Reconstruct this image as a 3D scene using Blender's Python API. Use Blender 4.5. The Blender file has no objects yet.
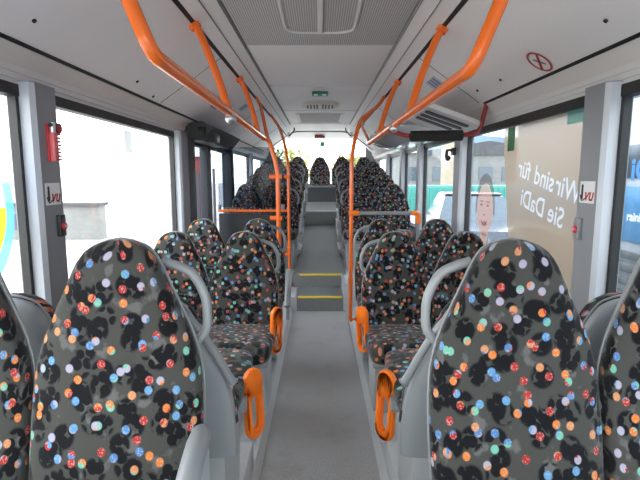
import bpy, bmesh, math, random
from mathutils import Vector, Matrix
random.seed(4)
sc = bpy.context.scene
C = sc.collection
PI = math.pi

# ------------------------------------------------------------------ materials
def nodes_of(name):
    m = bpy.data.materials.new(name); m.use_nodes = True
    nt = m.node_tree
    for n in list(nt.nodes): nt.nodes.remove(n)
    out = nt.nodes.new('ShaderNodeOutputMaterial')
    return m, nt, out
def mat(name, col, rough=0.5, metal=0.0, spec=0.5, noise=0.0, nscale=60.0, bump=0.0, bscale=200.0, coat=0.0):
    m, nt, out = nodes_of(name)
    b = nt.nodes.new('ShaderNodeBsdfPrincipled')
    b.inputs['Base Color'].default_value = (*col, 1); b.inputs['Roughness'].default_value = rough
    b.inputs['Metallic'].default_value = metal; b.inputs['Specular IOR Level'].default_value = spec
    b.inputs['Coat Weight'].default_value = coat
    nt.links.new(b.outputs[0], out.inputs[0])
    tc = nt.nodes.new('ShaderNodeTexCoord')
    if noise:
        n = nt.nodes.new('ShaderNodeTexNoise'); n.inputs['Scale'].default_value = nscale; n.inputs['Detail'].default_value = 4
        nt.links.new(tc.outputs['Object'], n.inputs['Vector'])
        r = nt.nodes.new('ShaderNodeMapRange'); r.inputs['From Min'].default_value = .3; r.inputs['From Max'].default_value = .7
        r.inputs['To Min'].default_value = 1-noise; r.inputs['To Max'].default_value = 1+noise
        nt.links.new(n.outputs['Fac'], r.inputs['Value'])
        mx = nt.nodes.new('ShaderNodeVectorMath'); mx.operation = 'SCALE'; mx.inputs[0].default_value = col
        nt.links.new(r.outputs[0], mx.inputs['Scale']); nt.links.new(mx.outputs[0], b.inputs['Base Color'])
    if bump:
        n2 = nt.nodes.new('ShaderNodeTexNoise'); n2.inputs['Scale'].default_value = bscale
        nt.links.new(tc.outputs['Object'], n2.inputs['Vector'])
        bp = nt.nodes.new('ShaderNodeBump'); bp.inputs['Strength'].default_value = bump; bp.inputs['Distance'].default_value = .002
        nt.links.new(n2.outputs['Fac'], bp.inputs['Height']); nt.links.new(bp.outputs[0], b.inputs['Normal'])
    return m
def worn_floor():
    m = mat('grey speckled vinyl floor', (.38, .372, .368), .55, noise=.28, nscale=160, bump=.15)
    nt = m.node_tree; b = [n for n in nt.nodes if n.type == 'BSDF_PRINCIPLED'][0]
    src = b.inputs['Base Color'].links[0].from_socket
    tc = nt.nodes.new('ShaderNodeTexCoord'); n = nt.nodes.new('ShaderNodeTexNoise'); n.inputs['Scale'].default_value = 3.2; n.inputs['Detail'].default_value = 6; n.inputs['Roughness'].default_value = .7
    nt.links.new(tc.outputs['Object'], n.inputs['Vector'])
    r = nt.nodes.new('ShaderNodeMapRange'); r.inputs['From Min'].default_value = .52; r.inputs['From Max'].default_value = .75; r.inputs['To Max'].default_value = .45
    nt.links.new(n.outputs['Fac'], r.inputs['Value'])
    mx = nt.nodes.new('ShaderNodeMix'); mx.data_type = 'RGBA'; nt.links.new(r.outputs[0], mx.inputs[0]); nt.links.new(src, mx.inputs[6]); mx.inputs[7].default_value = (.20, .165, .14, 1)
    nt.links.new(mx.outputs[2], b.inputs['Base Color'])
    return m
def glass(name, tint, refl=0.06):
    m, nt, out = nodes_of(name)
    t = nt.nodes.new('ShaderNodeBsdfTransparent'); t.inputs[0].default_value = (*tint, 1)
    g = nt.nodes.new('ShaderNodeBsdfGlossy'); g.inputs['Roughness'].default_value = .02
    mx = nt.nodes.new('ShaderNodeMixShader'); mx.inputs[0].default_value = refl
    nt.links.new(t.outputs[0], mx.inputs[1]); nt.links.new(g.outputs[0], mx.inputs[2]); nt.links.new(mx.outputs[0], out.inputs[0])
    return m
def film(name, col, trans, tint=(1, 1, 1)):
    """printed see-through window film: fine perforation lets part of the view through, ink glows with daylight from behind"""
    m, nt, out = nodes_of(name)
    t = nt.nodes.new('ShaderNodeBsdfTransparent'); t.inputs[0].default_value = (*tint, 1)
    d = nt.nodes.new('ShaderNodeBsdfDiffuse'); d.inputs[0].default_value = (*col, 1)
    l = nt.nodes.new('ShaderNodeBsdfTranslucent'); l.inputs[0].default_value = (*col, 1)
    a = nt.nodes.new('ShaderNodeMixShader'); a.inputs[0].default_value = .85
    nt.links.new(d.outputs[0], a.inputs[1]); nt.links.new(l.outputs[0], a.inputs[2])
    mx = nt.nodes.new('ShaderNodeMixShader'); mx.inputs[0].default_value = trans
    nt.links.new(a.outputs[0], mx.inputs[1]); nt.links.new(t.outputs[0], mx.inputs[2]); nt.links.new(mx.outputs[0], out.inputs[0])
    return m

def fabric():
    m, nt, out = nodes_of('patterned seat fabric')
    N = nt.nodes.new; L = nt.links.new
    b = N('ShaderNodeBsdfPrincipled'); b.inputs['Roughness'].default_value = .95; b.inputs['Specular IOR Level'].default_value = .15
    b.inputs['Sheen Weight'].default_value = .15
    L(b.outputs[0], out.inputs[0])
    uv = N('ShaderNodeUVMap'); oi = N('ShaderNodeObjectInfo')
    sc_ = N('ShaderNodeMath'); sc_.operation = 'MULTIPLY'; sc_.inputs[1].default_value = 9.0; L(oi.outputs['Random'], sc_.inputs[0])
    v = N('ShaderNodeVectorMath'); v.operation = 'ADD'; L(uv.outputs[0], v.inputs[0]); L(sc_.outputs[0], v.inputs[1])
    vec = v.outputs[0]
    def math_(op, a, bb, clamp=False):
        n = N('ShaderNodeMath'); n.operation = op; n.use_clamp = clamp
        for i, x in enumerate((a, bb)):
            if hasattr(x, 'is_linked'): L(x, n.inputs[i])
            else: n.inputs[i].default_value = x
        return n.outputs[0]
    def soft_less(a, th, w):
        r = N('ShaderNodeMapRange'); r.inputs['From Min'].default_value = th+w; r.inputs['From Max'].default_value = th-w
        L(a, r.inputs['Value']); return r.outputs[0]
    def vor(scale, rnd=1.0, off=(0, 0, 0)):
        o = N('ShaderNodeVectorMath'); o.operation = 'ADD'; L(vec, o.inputs[0]); o.inputs[1].default_value = off
        n = N('ShaderNodeTexVoronoi'); n.voronoi_dimensions = '2D'; n.inputs['Scale'].default_value = scale
        n.inputs['Randomness'].default_value = rnd; L(o.outputs[0], n.inputs['Vector']); return n
    def noise(scale, off=(0, 0, 0), det=2):
        o = N('ShaderNodeVectorMath'); o.operation = 'ADD'; L(vec, o.inputs[0]); o.inputs[1].default_value = off
        n = N('ShaderNodeTexNoise'); n.noise_dimensions = '2D'; n.inputs['Scale'].default_value = scale; n.inputs['Detail'].default_value = det
        L(o.outputs[0], n.inputs['Vector']); return n
    def mix(fac, a, bb):
        n = N('ShaderNodeMix'); n.data_type = 'RGBA'
        if hasattr(fac, 'is_linked'): L(fac, n.inputs[0])
        else: n.inputs[0].default_value = fac
        for s, x in ((6, a), (7, bb)):
            if hasattr(x, 'is_linked'): L(x, n.inputs[s])
            else: n.inputs[s].default_value = (*x, 1)
        return n.outputs[2]
    weave = noise(900, det=1)
    base = mix(weave.outputs['Fac'], (.033, .034, .030), (.076, .076, .069))
    cl = noise(17, (3, 7, 0), 3)
    r = N('ShaderNodeMapRange'); r.inputs['From Min'].default_value = .60; r.inputs['From Max'].default_value = .68; r.inputs['To Max'].default_value = .55
    L(cl.outputs['Fac'], r.inputs['Value'])
    col = mix(r.outputs[0], base, (.16, .155, .155))
    # black clusters of round lobes
    lobes = soft_less(vor(42, 1.0, (1.3, 4.1, 0)).outputs['Distance'], .58, .05)
    clus = soft_less(vor(12.5, .7, (5.2, 2.6, 0)).outputs['Distance'], .36, .04)
    col = mix(math_('MULTIPLY', lobes, clus), col, (.006, .006, .008))
    lob2 = soft_less(vor(50, 1.0, (8.3, 1.1, 0)).outputs['Distance'], .56, .05)
    clu2 = soft_less(vor(11.5, .8, (2.2, 9.6, 0)).outputs['Distance'], .30, .04)
    col = mix(math_('MULTIPLY', lob2, clu2), col, (.006, .006, .008))
    # coloured dots, most of them two-toned
    ramp_cols = [(.62, .17, .025), (.13, .42, .30), (.07, .19, .42), (.36, .025, .02), (.34, .32, .43), (.55, .22, .08), (.40, .03, .025), (.09, .27, .50)]
    def dots(scale, rad, off, col):
        d = vor(scale, .72, off)
        sep = N('ShaderNodeSeparateColor'); L(d.outputs['Color'], sep.inputs[0])
        def ramp(src):
            cr = N('ShaderNodeValToRGB'); cr.color_ramp.interpolation = 'CONSTANT'
            el = cr.color_ramp.elements
            while len(el) < len(ramp_cols): el.new(.5)
            for i, c in enumerate(ramp_cols): el[i].position = i/len(ramp_cols); el[i].color = (*c, 1)
            L(src, cr.inputs[0]); return cr.outputs[0]
        c1, c2 = ramp(sep.outputs[0]), ramp(sep.outputs[1])
        half = noise(28, (off[1], off[0], 0), 0)
        two = mix(soft_less(half.outputs['Fac'], .47, .01), c1, c2)
        let = noise(190, off, 1)
        rr = N('ShaderNodeMapRange'); rr.inputs['From Min'].default_value = .55; rr.inputs['From Max'].default_value = .62; rr.inputs['To Max'].default_value = .55
        L(let.outputs['Fac'], rr.inputs['Value'])
        two = mix(rr.outputs[0], two, (.42, .40, .38))
        return mix(soft_less(d.outputs['Distance'], rad*scale, .02), col, two)
    col = dots(14.5, .0100, (0.4, 0.7, 0), col)
    col = dots(15.5, .0100, (6.4, 3.7, 0), col)
    L(col, b.inputs['Base Color'])
    bp = N('ShaderNodeBump'); bp.inputs['Strength'].default_value = .25; bp.inputs['Distance'].default_value = .001
    L(weave.outputs['Fac'], bp.inputs['Height']); L(bp.outputs[0], b.inputs['Normal'])
    return m

def perforated():
    m, nt, out = nodes_of('perforated ceiling panel')
    N = nt.nodes.new; L = nt.links.new
    b = N('ShaderNodeBsdfPrincipled'); b.inputs['Roughness'].default_value = .6; L(b.outputs[0], out.inputs[0])
    tc = N('ShaderNodeTexCoord')
    s = N('ShaderNodeVectorMath'); s.operation = 'SCALE'; s.inputs['Scale'].default_value = 78; L(tc.outputs['Object'], s.inputs[0])
    f = N('ShaderNodeVectorMath'); f.operation = 'FRACTION'; L(s.outputs[0], f.inputs[0])
    u = N('ShaderNodeVectorMath'); u.operation = 'SUBTRACT'; L(f.outputs[0], u.inputs[0]); u.inputs[1].default_value = (.5, .5, 0)
    z = N('ShaderNodeVectorMath'); z.operation = 'MULTIPLY'; L(u.outputs[0], z.inputs[0]); z.inputs[1].default_value = (1, 1, 0)
    ln = N('ShaderNodeVectorMath'); ln.operation = 'LENGTH'; L(z.outputs[0], ln.inputs[0])
    r = N('ShaderNodeMapRange'); r.inputs['From Min'].default_value = .24; r.inputs['From Max'].default_value = .34
    L(ln.outputs['Value'], r.inputs['Value'])
    mx = N('ShaderNodeMix'); mx.data_type = 'RGBA'; L(r.outputs[0], mx.inputs[0])
    mx.inputs[6].default_value = (.13, .12, .115, 1); mx.inputs[7].default_value = (.56, .535, .53, 1)
    L(mx.outputs[2], b.inputs['Base Color'])
    return m
def brick():
    m, nt, out = nodes_of('pale brick')
    b = nt.nodes.new('ShaderNodeBsdfPrincipled'); b.inputs['Roughness'].default_value = .9; nt.links.new(b.outputs[0], out.inputs[0])
    tc = nt.nodes.new('ShaderNodeTexCoord'); mp = nt.nodes.new('ShaderNodeMapping'); mp.inputs['Rotation'].default_value = (PI/2, 0, 0)
    br = nt.nodes.new('ShaderNodeTexBrick'); br.inputs['Scale'].default_value = 3
    br.inputs['Color1'].default_value = (.30, .24, .17, 1); br.inputs['Color2'].default_value = (.36, .30, .22, 1); br.inputs['Mortar'].default_value = (.22, .2, .17, 1)
    nt.links.new(tc.outputs['Object'], mp.inputs[0]); nt.links.new(mp.outputs[0], br.inputs['Vector']); nt.links.new(br.outputs['Color'], b.inputs['Base Color'])
    return m

M = dict(
    fabric=fabric(), perf=perforated(), brick=brick(),
    ceil=mat('grey ceiling laminate', (.80, .757, .742), .45, noise=.05, nscale=400),
    trimlight=mat('pale trim', (.70, .68, .67), .4),
    cove=mat('pale cove panel', (.74, .69, .65), .35),
    seam=mat('black rubber seam', (.008, .008, .008), .6),
    seamgrey=mat('grey panel joint', (.20, .195, .19), .6),
    pillar=mat('grey pillar plastic', (.26, .265, .28), .5),
    pillarlit=mat('window-lit pillar plastic', (.50, .52, .56), .4),  # pillar grey painted paler where the near window lights it
    wall=mat('grey side wall', (.33, .34, .35), .6, bump=.2),
    floor=worn_floor(),
    floordark=mat('dark grey vinyl steps', (.20, .205, .205), .5, noise=.2, nscale=160),
    ledge=mat('pale ledge', (.50, .505, .51), .5, noise=.05),
    yellow=mat('yellow step edge', (.85, .60, .06), .5),
    steel=mat('brushed aluminium', (.60, .61, .62), .35, metal=.9),
    shell=mat('grey seat shell plastic', (.29, .305, .315), .42, bump=.1),
    grip=mat('grey handle plastic', (.25, .262, .27), .35),
    ped=mat('grey seat pedestal', (.42, .43, .44), .5),
    orange=mat('orange enamel tube', (.95, .175, .018), .25, coat=.3),
    orangeplastic=mat('orange armrest plastic', (.95, .20, .012), .4),
    foam=mat('black foam padding', (.018, .018, .018), .9, bump=.4, bscale=80),
    redtube=mat('dark red tube', (.28, .012, .018), .35),
    red=mat('red plastic', (.62, .03, .05), .4),
    redpale=mat('faded red plastic', (.80, .16, .17), .4),
    white=mat('white print', (.80, .80, .80), .5),
    black=mat('black plastic', (.012, .012, .012), .5),
    dark=mat('dark grey plastic', (.045, .046, .05), .55),
    green=mat('green sign', (.01, .22, .10), .5),
    greendark=mat('dark green sticker', (.03, .12, .06), .5),
    cream=mat('cream vent plastic', (.70, .66, .58), .45),
    signred=mat('red print', (.42, .03, .03), .5),
    blueprint=mat('blue print', (.10, .16, .36), .5),
    stickergrey=mat('pale sticker', (.55, .57, .60), .5),
    duct=mat('glossy silver cover', (.60, .61, .62), .10, metal=.35),
    glass=glass('clear window glass', (.93, .95, .95), .05),
    glasstint=glass('right window glass', (.80, .84, .86), .05),
    glassdoor=glass('door glass', (.62, .65, .69), .03),
    glasspart=glass('partition glass', (.62, .65, .69), .007),
    filmtan=film('tan printed window film', (.52, .40, .295), .36),
    filmpale=film('pale printed window film', (.70, .64, .60), .70),
    filmwhite=film('white printed lettering', (.66, .64, .63), .06),
    filmskin=film('printed skin', (.62, .35, .27), .25),
    filmhair=film('printed hair', (.14, .10, .08), .40),
    filmshirt=film('printed pale shirt', (.5, .5, .54), .25),
    filmlips=film('printed lips', (.42, .14, .11), .3),
    filmblue=film('blue printed film', (.14, .42, .90), .35),
    filmyellow=film('yellow printed film', (.90, .62, .01), .10),
    filmgreyblue=film('grey blue printed film', (.35, .42, .55), .3),
    filmgreen=film('green window sticker', (.06, .20, .10), .05),
    filmteal=film('turquoise window sticker', (.12, .55, .50), .25),
    filmgrey=film('grey window sticker', (.16, .17, .17), .05),
    asphalt=mat('pale dry yard', (.36, .34, .32), .9, noise=.15, nscale=3),
    busbody=mat('pale bus paint', (.42, .44, .47), .3),
    busblue=mat('blue bus paint', (.06, .22, .42), .3),
    buswin=mat('dark bus glass', (.07, .09, .11), .1),
    grille=mat('grey louvre', (.12, .125, .13), .5),
    carpaint=mat('dark blue car paint', (.02, .028, .05), .2, coat=.5),
    carwhite=mat('white car paint', (.30, .31, .32), .25, coat=.4),
    tyre=mat('black tyre', (.01, .01, .01), .8),
    teal=mat('teal sheet metal', (.03, .20, .17), .5),
    concrete=mat('concrete facade', (.17, .17, .165), .9, noise=.15, nscale=2),
    reddoor=mat('red brown boards', (.16, .025, .02), .7, noise=.15, nscale=6),
    roofdark=mat('dark roof', (.06, .06, .065), .8),
    hill=mat('hazy hill', (.10, .14, .18), 1.0, noise=.2, nscale=.3),
    leaf=mat('yellow green leaves', (.16, .17, .03), .8, noise=.4, nscale=4),
    bark=mat('bark', (.06, .045, .03), .9),
)

# ------------------------------------------------------------------ mesh helpers
class MB:
    def __init__(s): s.bm = bmesh.new()
    def box(s, x0, x1, y0, y1, z0, z1, bev=0.0, seg=2):
        r = bmesh.ops.create_cube(s.bm, size=1)
        vs = r['verts']
        for v in vs:
            v.co = Vector(((x0+x1)/2 + v.co.x*(x1-x0), (y0+y1)/2 + v.co.y*(y1-y0), (z0+z1)/2 + v.co.z*(z1-z0)))
        if bev:
            es = list({e for v in vs for e in v.link_edges})
            bmesh.ops.bevel(s.bm, geom=es, offset=bev, segments=seg, affect='EDGES', profile=.5)
        return s
    def rings(s, rings, cap=True, closed=True):
        bm = s.bm
        vr = [[bm.verts.new(p) for p in r] for r in rings]
        n = len(vr[0])
        for a, b in zip(vr, vr[1:]):
            for i in range(n if closed else n-1):
                j = (i+1) % n
                bm.faces.new((a[i], a[j], b[j], b[i]))
        if cap:
            bm.faces.new(list(reversed(vr[0]))); bm.faces.new(vr[-1])
        return s
    def tube(s, pts, r, n=10, smooth=0, cap=True):
        P = [Vector(p) for p in pts]
        if smooth: P = catmull(P, smooth)
        T = []
        for i in range(len(P)):
            a = P[max(i-1, 0)]; b = P[min(i+1, len(P)-1)]
            T.append((b-a).normalized())
        up = Vector((0, 0, 1)) if abs(T[0].z) < .9 else Vector((1, 0, 0))
        u = T[0].cross(up).normalized()
        rr = []
        for i, p in enumerate(P):
            u = (u - T[i]*u.dot(T[i])).normalized(); w = T[i].cross(u)
            rad = r[i] if isinstance(r, (list, tuple)) else r
            rr.append([p + (u*math.cos(2*PI*k/n) + w*math.sin(2*PI*k/n))*rad for k in range(n)])
        return s.rings(rr, cap)
    def prism(s, poly, axis, a0, a1, bev=0):
        """poly: 2D points; axis 'x': (y,z), 'y': (x,z), 'z': (x,y)"""
        def P(q, a):
            return {'x': (a, q[0], q[1]), 'y': (q[0], a, q[1]), 'z': (q[0], q[1], a)}[axis]
        s.rings([[P(q, a0) for q in poly], [P(q, a1) for q in poly]])
        return s
    def ball(s, c, rx, ry=None, rz=None, u=14, v=10):
        ry = ry or rx; rz = rz or rx
        r = bmesh.ops.create_uvsphere(s.bm, u_segments=u, v_segments=v, radius=1)
        for q in r['verts']: q.co = Vector((c[0]+q.co.x*rx, c[1]+q.co.y*ry, c[2]+q.co.z*rz))
        return s
    def build(s, name, m, parent=None, smooth=True, uvf=None, angle=40):
        bm = s.bm
        bmesh.ops.recalc_face_normals(bm, faces=bm.faces[:])
        if uvf:
            lay = bm.loops.layers.uv.new('UVMap')
            for f in bm.faces:
                for l in f.loops: l[lay].uv = uvf(l.vert.co)
        me = bpy.data.meshes.new(name); bm.to_mesh(me); bm.free()
        if smooth:
            for p in me.polygons: p.use_smooth = True
            try: me.set_sharp_from_angle(angle=math.radians(angle))
            except Exception: pass
        me.materials.append(M[m])
        o = bpy.data.objects.new(name, me); C.objects.link(o)
        if parent: o.parent = parent
        return o
def catmull(P, k):
    out = []
    n = len(P)
    for i in range(n-1):
        p0 = P[max(i-1, 0)]; p1 = P[i]; p2 = P[i+1]; p3 = P[min(i+2, n-1)]
        for j in range(k):
            t = j/k
            out.append(.5*((2*p1) + (p2-p0)*t + (2*p0-5*p1+4*p2-p3)*t*t + (3*p1-p0-3*p2+p3)*t**3))
    out.append(P[-1]); return out
def fillet(pts, rad, k=6):
    """round the corners of a polyline"""
    P = [Vector(p) for p in pts]; out = [P[0]]
    for i in range(1, len(P)-1):
        a = (P[i-1]-P[i]); b = (P[i+1]-P[i])
        d = min(rad, a.length*.49, b.length*.49)
        s, e = P[i]+a.normalized()*d, P[i]+b.normalized()*d
        for j in range(k+1):
            t = j/k; out.append(s*(1-t)**2 + P[i]*2*t*(1-t) + e*t*t)
    out.append(P[-1]); return out
def tag(o, label=None, cat=None, group=None, kind=None):
    if label: o['label'] = label
    if cat: o['category'] = cat
    if group: o['group'] = group
    if kind: o['kind'] = kind
    return o
def empty(name, loc=(0, 0, 0), rz=0, label=None, cat=None, group=None):
    o = bpy.data.objects.new(name, None); o.empty_display_size = .1; C.objects.link(o)
    o.location = loc; o.rotation_euler.z = rz
    return tag(o, label, cat, group)
def struct(o): o['kind'] = 'structure'; return o
def copy_tree(o, parent=None):
    c = o.copy(); C.objects.link(c)
    if parent: c.parent = parent
    for ch in list(o.children): copy_tree(ch, c)
    return c
def text_mesh(name, body, size, m, parent, matrix, bold=0.0, shear=0.0, extrude=0.0):
    cu = bpy.data.curves.new(name, 'FONT'); cu.body = body; cu.size = size; cu.align_x = 'CENTER'; cu.align_y = 'CENTER'
    cu.offset = bold; cu.shear = shear; cu.resolution_u = 6; cu.extrude = extrude
    t = bpy.data.objects.new(name+'_src', cu); C.objects.link(t)
    dg = bpy.context.evaluated_depsgraph_get(); dg.update()
    me = bpy.data.meshes.new_from_object(t.evaluated_get(dg))
    bpy.data.objects.remove(t); bpy.data.curves.remove(cu)
    me.transform(matrix); me.name = name
    me.materials.clear(); me.materials.append(M[m])
    o = bpy.data.objects.new(name, me); C.objects.link(o); o.parent = parent
    return o
def basis(o, ex, ey):
    ex = Vector(ex).normalized(); ey = Vector(ey); ey = (ey - ex*ey.dot(ex)).normalized(); ez = ex.cross(ey)
    m = Matrix.Identity(4)
    for i, v in enumerate((ex, ey, ez)):
        for r in range(3): m[r][i] = v[r]
    for r in range(3): m[r][3] = o[r]
    return m
def mirror_basis(o, ex, ey):
    """like basis but the x axis is reversed: the writing reads mirrored"""
    m = basis(o, ex, ey)
    return m @ Matrix.Diagonal((-1, 1, 1, 1))

# ------------------------------------------------------------------ setting: bus body
Y0, YB = -2.4, 10.45
W = 1.2
struct(MB().box(-.335, .335, Y0, 4.842, -.06, 0).build('floor', 'floor', smooth=False))
struct(MB().box(-W-.05, W+.05, Y0, 4.842, -.12, -.06).build('floor.001', 'floor', smooth=False))
k = 0
def trim(mb, m, smooth=True):
    global k
    k += 1
    return struct(mb.build('trim_%d' % k, m, smooth=smooth))
# seat podiums beside the aisle, with a sloped ledge and metal edge
for s in (-1, 1):
    def sx(a, b): return (min(s*a, s*b), max(s*a, s*b))
    trim(MB().box(*sx(.335, W), Y0, 4.842, -.06, .05), 'ledge')
    trim(MB().prism([(s*.335, .0), (s*.30, .0), (s*.335, .06)], 'y', Y0, 4.842), 'steel', False)
    trim(MB().box(*sx(.312, W), .2, 2.06, .05, .186, .012), 'ledge')
    trim(MB().prism([(s*.335, .06), (s*.312, .06), (s*.285, .0), (s*.335, .0)], 'y', .2, 4.80), 'ledge', False)
    # side podiums over the rear axle: rising a step per row
    for ya, yb, z in (((4.842, 6.32, .30),) if s > 0 else ((4.842, 5.33, .153), (5.33, 6.32, .30))) + ( (6.32, 7.12, .42), (7.12, 7.92, .54), (7.92, 8.60, .65), (8.60, 9.36, .79)):
        xa = .245 + (ya-4.842)*.014
        trim(MB().box(*sx(xa, W), ya, yb, -.06, z, .006), 'ledge')
        trim(MB().box(*sx(xa-.006, xa+.012), ya, yb, z-.02, z+.004), 'steel')
trim(MB().box(-W, W, 9.36, YB, -.06, .90), 'floordark')
trim(MB().box(-1.15, 1.15, 9.50, 9.53, .90, 1.19), 'dark')
# steps and ramp
st = struct(MB().box(-.246, .246, 4.842, 5.292, -.06, .153).build('floor.002', 'floordark', smooth=False))
struct(MB().prism([(5.292, -.06), (8.6, -.06), (8.6, .52), (5.292, .30)], 'x', -.30, .30).build('floor.003', 'floordark', smooth=False))
struct(MB().prism([(8.6, -.06), (9.36, -.06), (9.36, .91), (8.6, .79)], 'x', -.30, .30).build('floor.004', 'floordark', smooth=False))
trim(MB().box(-.235, .235, 4.832, 4.875, .140, .157, .003), 'yellow')
trim(MB().box(-.238, .238, 5.282, 5.325, .287, .305, .003), 'yellow')
trim(MB().box(-.30, .30, 8.588, 8.635, .765, .796, .003), 'steel')

# ceiling: extruded profile
prof = [(0, 2.30), (.50, 2.30), (.505, 2.285), (.64, 2.225), (.66, 2.215), (1.10, 1.905), (1.125, 1.885), (1.19, 1.82), (1.26, 1.80)]
inner = [(-x, z) for x, z in reversed(prof[1:])] + prof
outer = [(1.26, 2.1), (1.0, 2.42), (-1.0, 2.42), (-1.26, 2.1)]
struct(MB().prism(inner + outer, 'y', Y0, 9.5).build('ceiling', 'ceil', angle=5))
for s in (-1, 1):
    # black slots, grey joints, cove facing and header above the windows
    trim(MB().prism([(s*.651, 2.217), (s*.669, 2.205), (s*.674, 2.212), (s*.65, 2.228)], 'y', Y0, 9.4), 'seam', False)
    trim(MB().prism([(s*.497, 2.297), (s*.51, 2.278), (s*.515, 2.29), (s*.505, 2.302)], 'y', Y0, 8.2), 'seamgrey', False)
    trim(MB().prism([(s*.575, 2.249), (s*.579, 2.247), (s*.581, 2.256), (s*.577, 2.258)], 'y', Y0, 8.2), 'seamgrey', False)
    cend = 3.25 if s > 0 else 9.4
    trim(MB().prism([(s*1.094, 1.9055), (s*1.106, 1.896), (s*1.110, 1.904), (s*1.098, 1.914)], 'y', Y0, cend), 'seam', False)
    trim(MB().prism([(s*1.11, 1.893), (s*1.16, 1.838), (s*1.26, 1.838), (s*1.26, 1.893)], 'y', Y0, YB), 'cove', False)
    trim(MB().prism([(s*1.16, 1.838), (s*1.165, 1.815), (s*1.172, 1.815), (s*1.172, 1.792), (s*1.18, 1.792), (s*1.185, 1.772), (s*1.26, 1.772), (s*1.26, 1.838)], 'y', Y0, YB), 'trimlight', False)
    trim(MB().box(min(s*1.176, s*1.23), max(s*1.176, s*1.23), Y0, YB, 1.728, 1.774), 'black')
# cross joints of the ceiling
for y in (3.32, 4.75, 6.55, 8.1):
    trim(MB().box(-.497, .497, y-.004, y+.004, 2.294, 2.302), 'trimlight', False)
def slope_pt(s, y, t, d=0):
    """point on the sloped ceiling side, t 0 at the slot, 1 at the cove; d = distance below it"""
    x = .66 + .44*t; z = 2.215 - .31*t
    n = Vector((-.576, 0, -.817))
    return Vector((s*(x + n.x*d), y, z + n.z*d))
for s in (-1, 1):
    for y in (3.3, 5.6, 7.8):
        a = slope_pt(s, y, .02, .001); b_ = slope_pt(s, y, .97, .001)
        trim(MB().tube([a, b_], .003, 6), 'seamgrey')
# perforated air-duct panel with a raised rounded frame
trim(MB().box(-.494, .494, .6, 3.31, 2.2945, 2.303), 'perf', False)
fr = MB()
pts = fillet([(-.205, .8, 2.292), (-.205, 3.03, 2.292), (.205, 3.03, 2.292), (.205, .8, 2.292)], .12, 8)
fr.tube(pts, .009, 8); trim(fr, 'trimlight')
trim(MB().box(-.016, .016, .8, 3.02, 2.284, 2.297, .004), 'trimlight')
trim(MB().box(-.30, .30, 6.9, 7.9, 2.2945, 2.303), 'perf', False)
trim(MB().tube(fillet([(-.34, 6.85, 2.296), (-.34, 7.95, 2.296), (.34, 7.95, 2.296), (.34, 6.85, 2.296), (-.34, 6.85, 2.296)], .05), .006, 6), 'cream')

# side walls below the windows, pillars, panes
SILL = .80
zone = {-1: [(-2.4, 1.90), (2.075, 3.87), (6.25, 7.9), (8.05, 9.95)], 1: [(-2.4, 1.90), (2.075, 3.83), (4.03, 5.42), (5.58, 6.60), (6.76, 8.05), (8.2, 9.95)]}
w_ = 0
for s, nm in ((-1, 'wall_left'), (1, 'wall_right')):
    mb = MB()
    xa, xb = (W-.02, W+.06) if s > 0 else (-W-.06, -W+.02)
    if s > 0:
        mb.box(xa, xb, Y0, YB, -.4, SILL)
    else:
        mb.box(xa, xb, Y0, 4.10, -.4, SILL); mb.box(xa, xb, 6.22, YB, -.4, SILL)
    mb.box(xa, xb, 9.95, YB, SILL, 1.80)
    struct(mb.build(nm, 'wall', smooth=False))
    pil = [(zone[s][i][1], zone[s][i+1][0]) for i in range(len(zone[s])-1)]
    if s < 0: pil = [(1.90, 2.075), (3.87, 4.10), (6.10, 6.25), (7.9, 8.05)]
    for ya, yb in pil:
        mb = MB(); near = .022
        poly = [(s*(W+.03), ya), (s*(W-.02), ya), (s*(W-.058), ya+.006), (s*(W-.070), ya+near), (s*(W-.07), yb-.006), (s*(W-.062), yb), (s*(W+.03), yb)]
        mb.prism(poly, 'z', SILL-.1 if s > 0 or ya < 3 else -.05, 1.79)
        trim(mb, 'pillar', False)
        # rounded near pillar edge, window light painted into its grey; black seal by the pane
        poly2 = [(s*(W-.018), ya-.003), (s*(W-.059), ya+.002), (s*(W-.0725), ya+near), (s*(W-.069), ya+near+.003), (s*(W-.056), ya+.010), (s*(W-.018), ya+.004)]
        trim(MB().prism(poly2, 'z', SILL-.1, 1.785), 'pillarlit', True)
        trim(MB().box(min(s*(W-.02), s*(W+.012)), max(s*(W-.02), s*(W+.012)), ya-.022, ya, SILL, 1.75), 'black')
    for ya, yb in zone[s]:
        w_ += 1
        x = s*(W+.006)
        pane = MB().box(x-.003, x+.003, ya-.01, yb+.01, SILL-.01, 1.76).build('window_%d' % w_, 'glass' if s < 0 else 'glasstint', smooth=False)
        struct(pane)
    trim(MB().box(min(s*(W-.04), s*(W+.03)), max(s*(W-.04), s*(W+.03)), Y0, 3.87 if s < 0 else 9.95, SILL-.03, SILL, .008), 'dark')
# rear wall with the big rear window
mb = MB(); mb.box(-1.26, 1.26, YB-.04, YB+.05, -.4, 1.25); mb.box(-1.26, -.99, YB-.04, YB+.05, 1.25, 2.24); mb.box(.99, 1.26, YB-.04, YB+.05, 1.25, 2.24)
struct(mb.build('wall_back', 'pillar', smooth=False))
struct(MB().prism([(9.5, 2.30), (YB+.05, 2.215), (YB+.05, 2.45), (9.5, 2.42)], 'x', -1.26, 1.26).build('ceiling.001', 'ceil', smooth=False))
for s in (-1, 1):
    trim(MB().prism([(s*.70, 2.30), (s*1.26, 1.80), (s*1.26, 2.42), (s*.70, 2.42)], 'y', 9.5, YB), 'ceil', False)
trim(MB().tube(fillet([(-1.05, 9.49, 1.93), (-.60, 9.49, 2.255), (-.45, 9.49, 2.292), (.45, 9.49, 2.292), (.60, 9.49, 2.255), (1.05, 9.49, 1.93)], .1), .012, 8), 'seamgrey')
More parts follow.
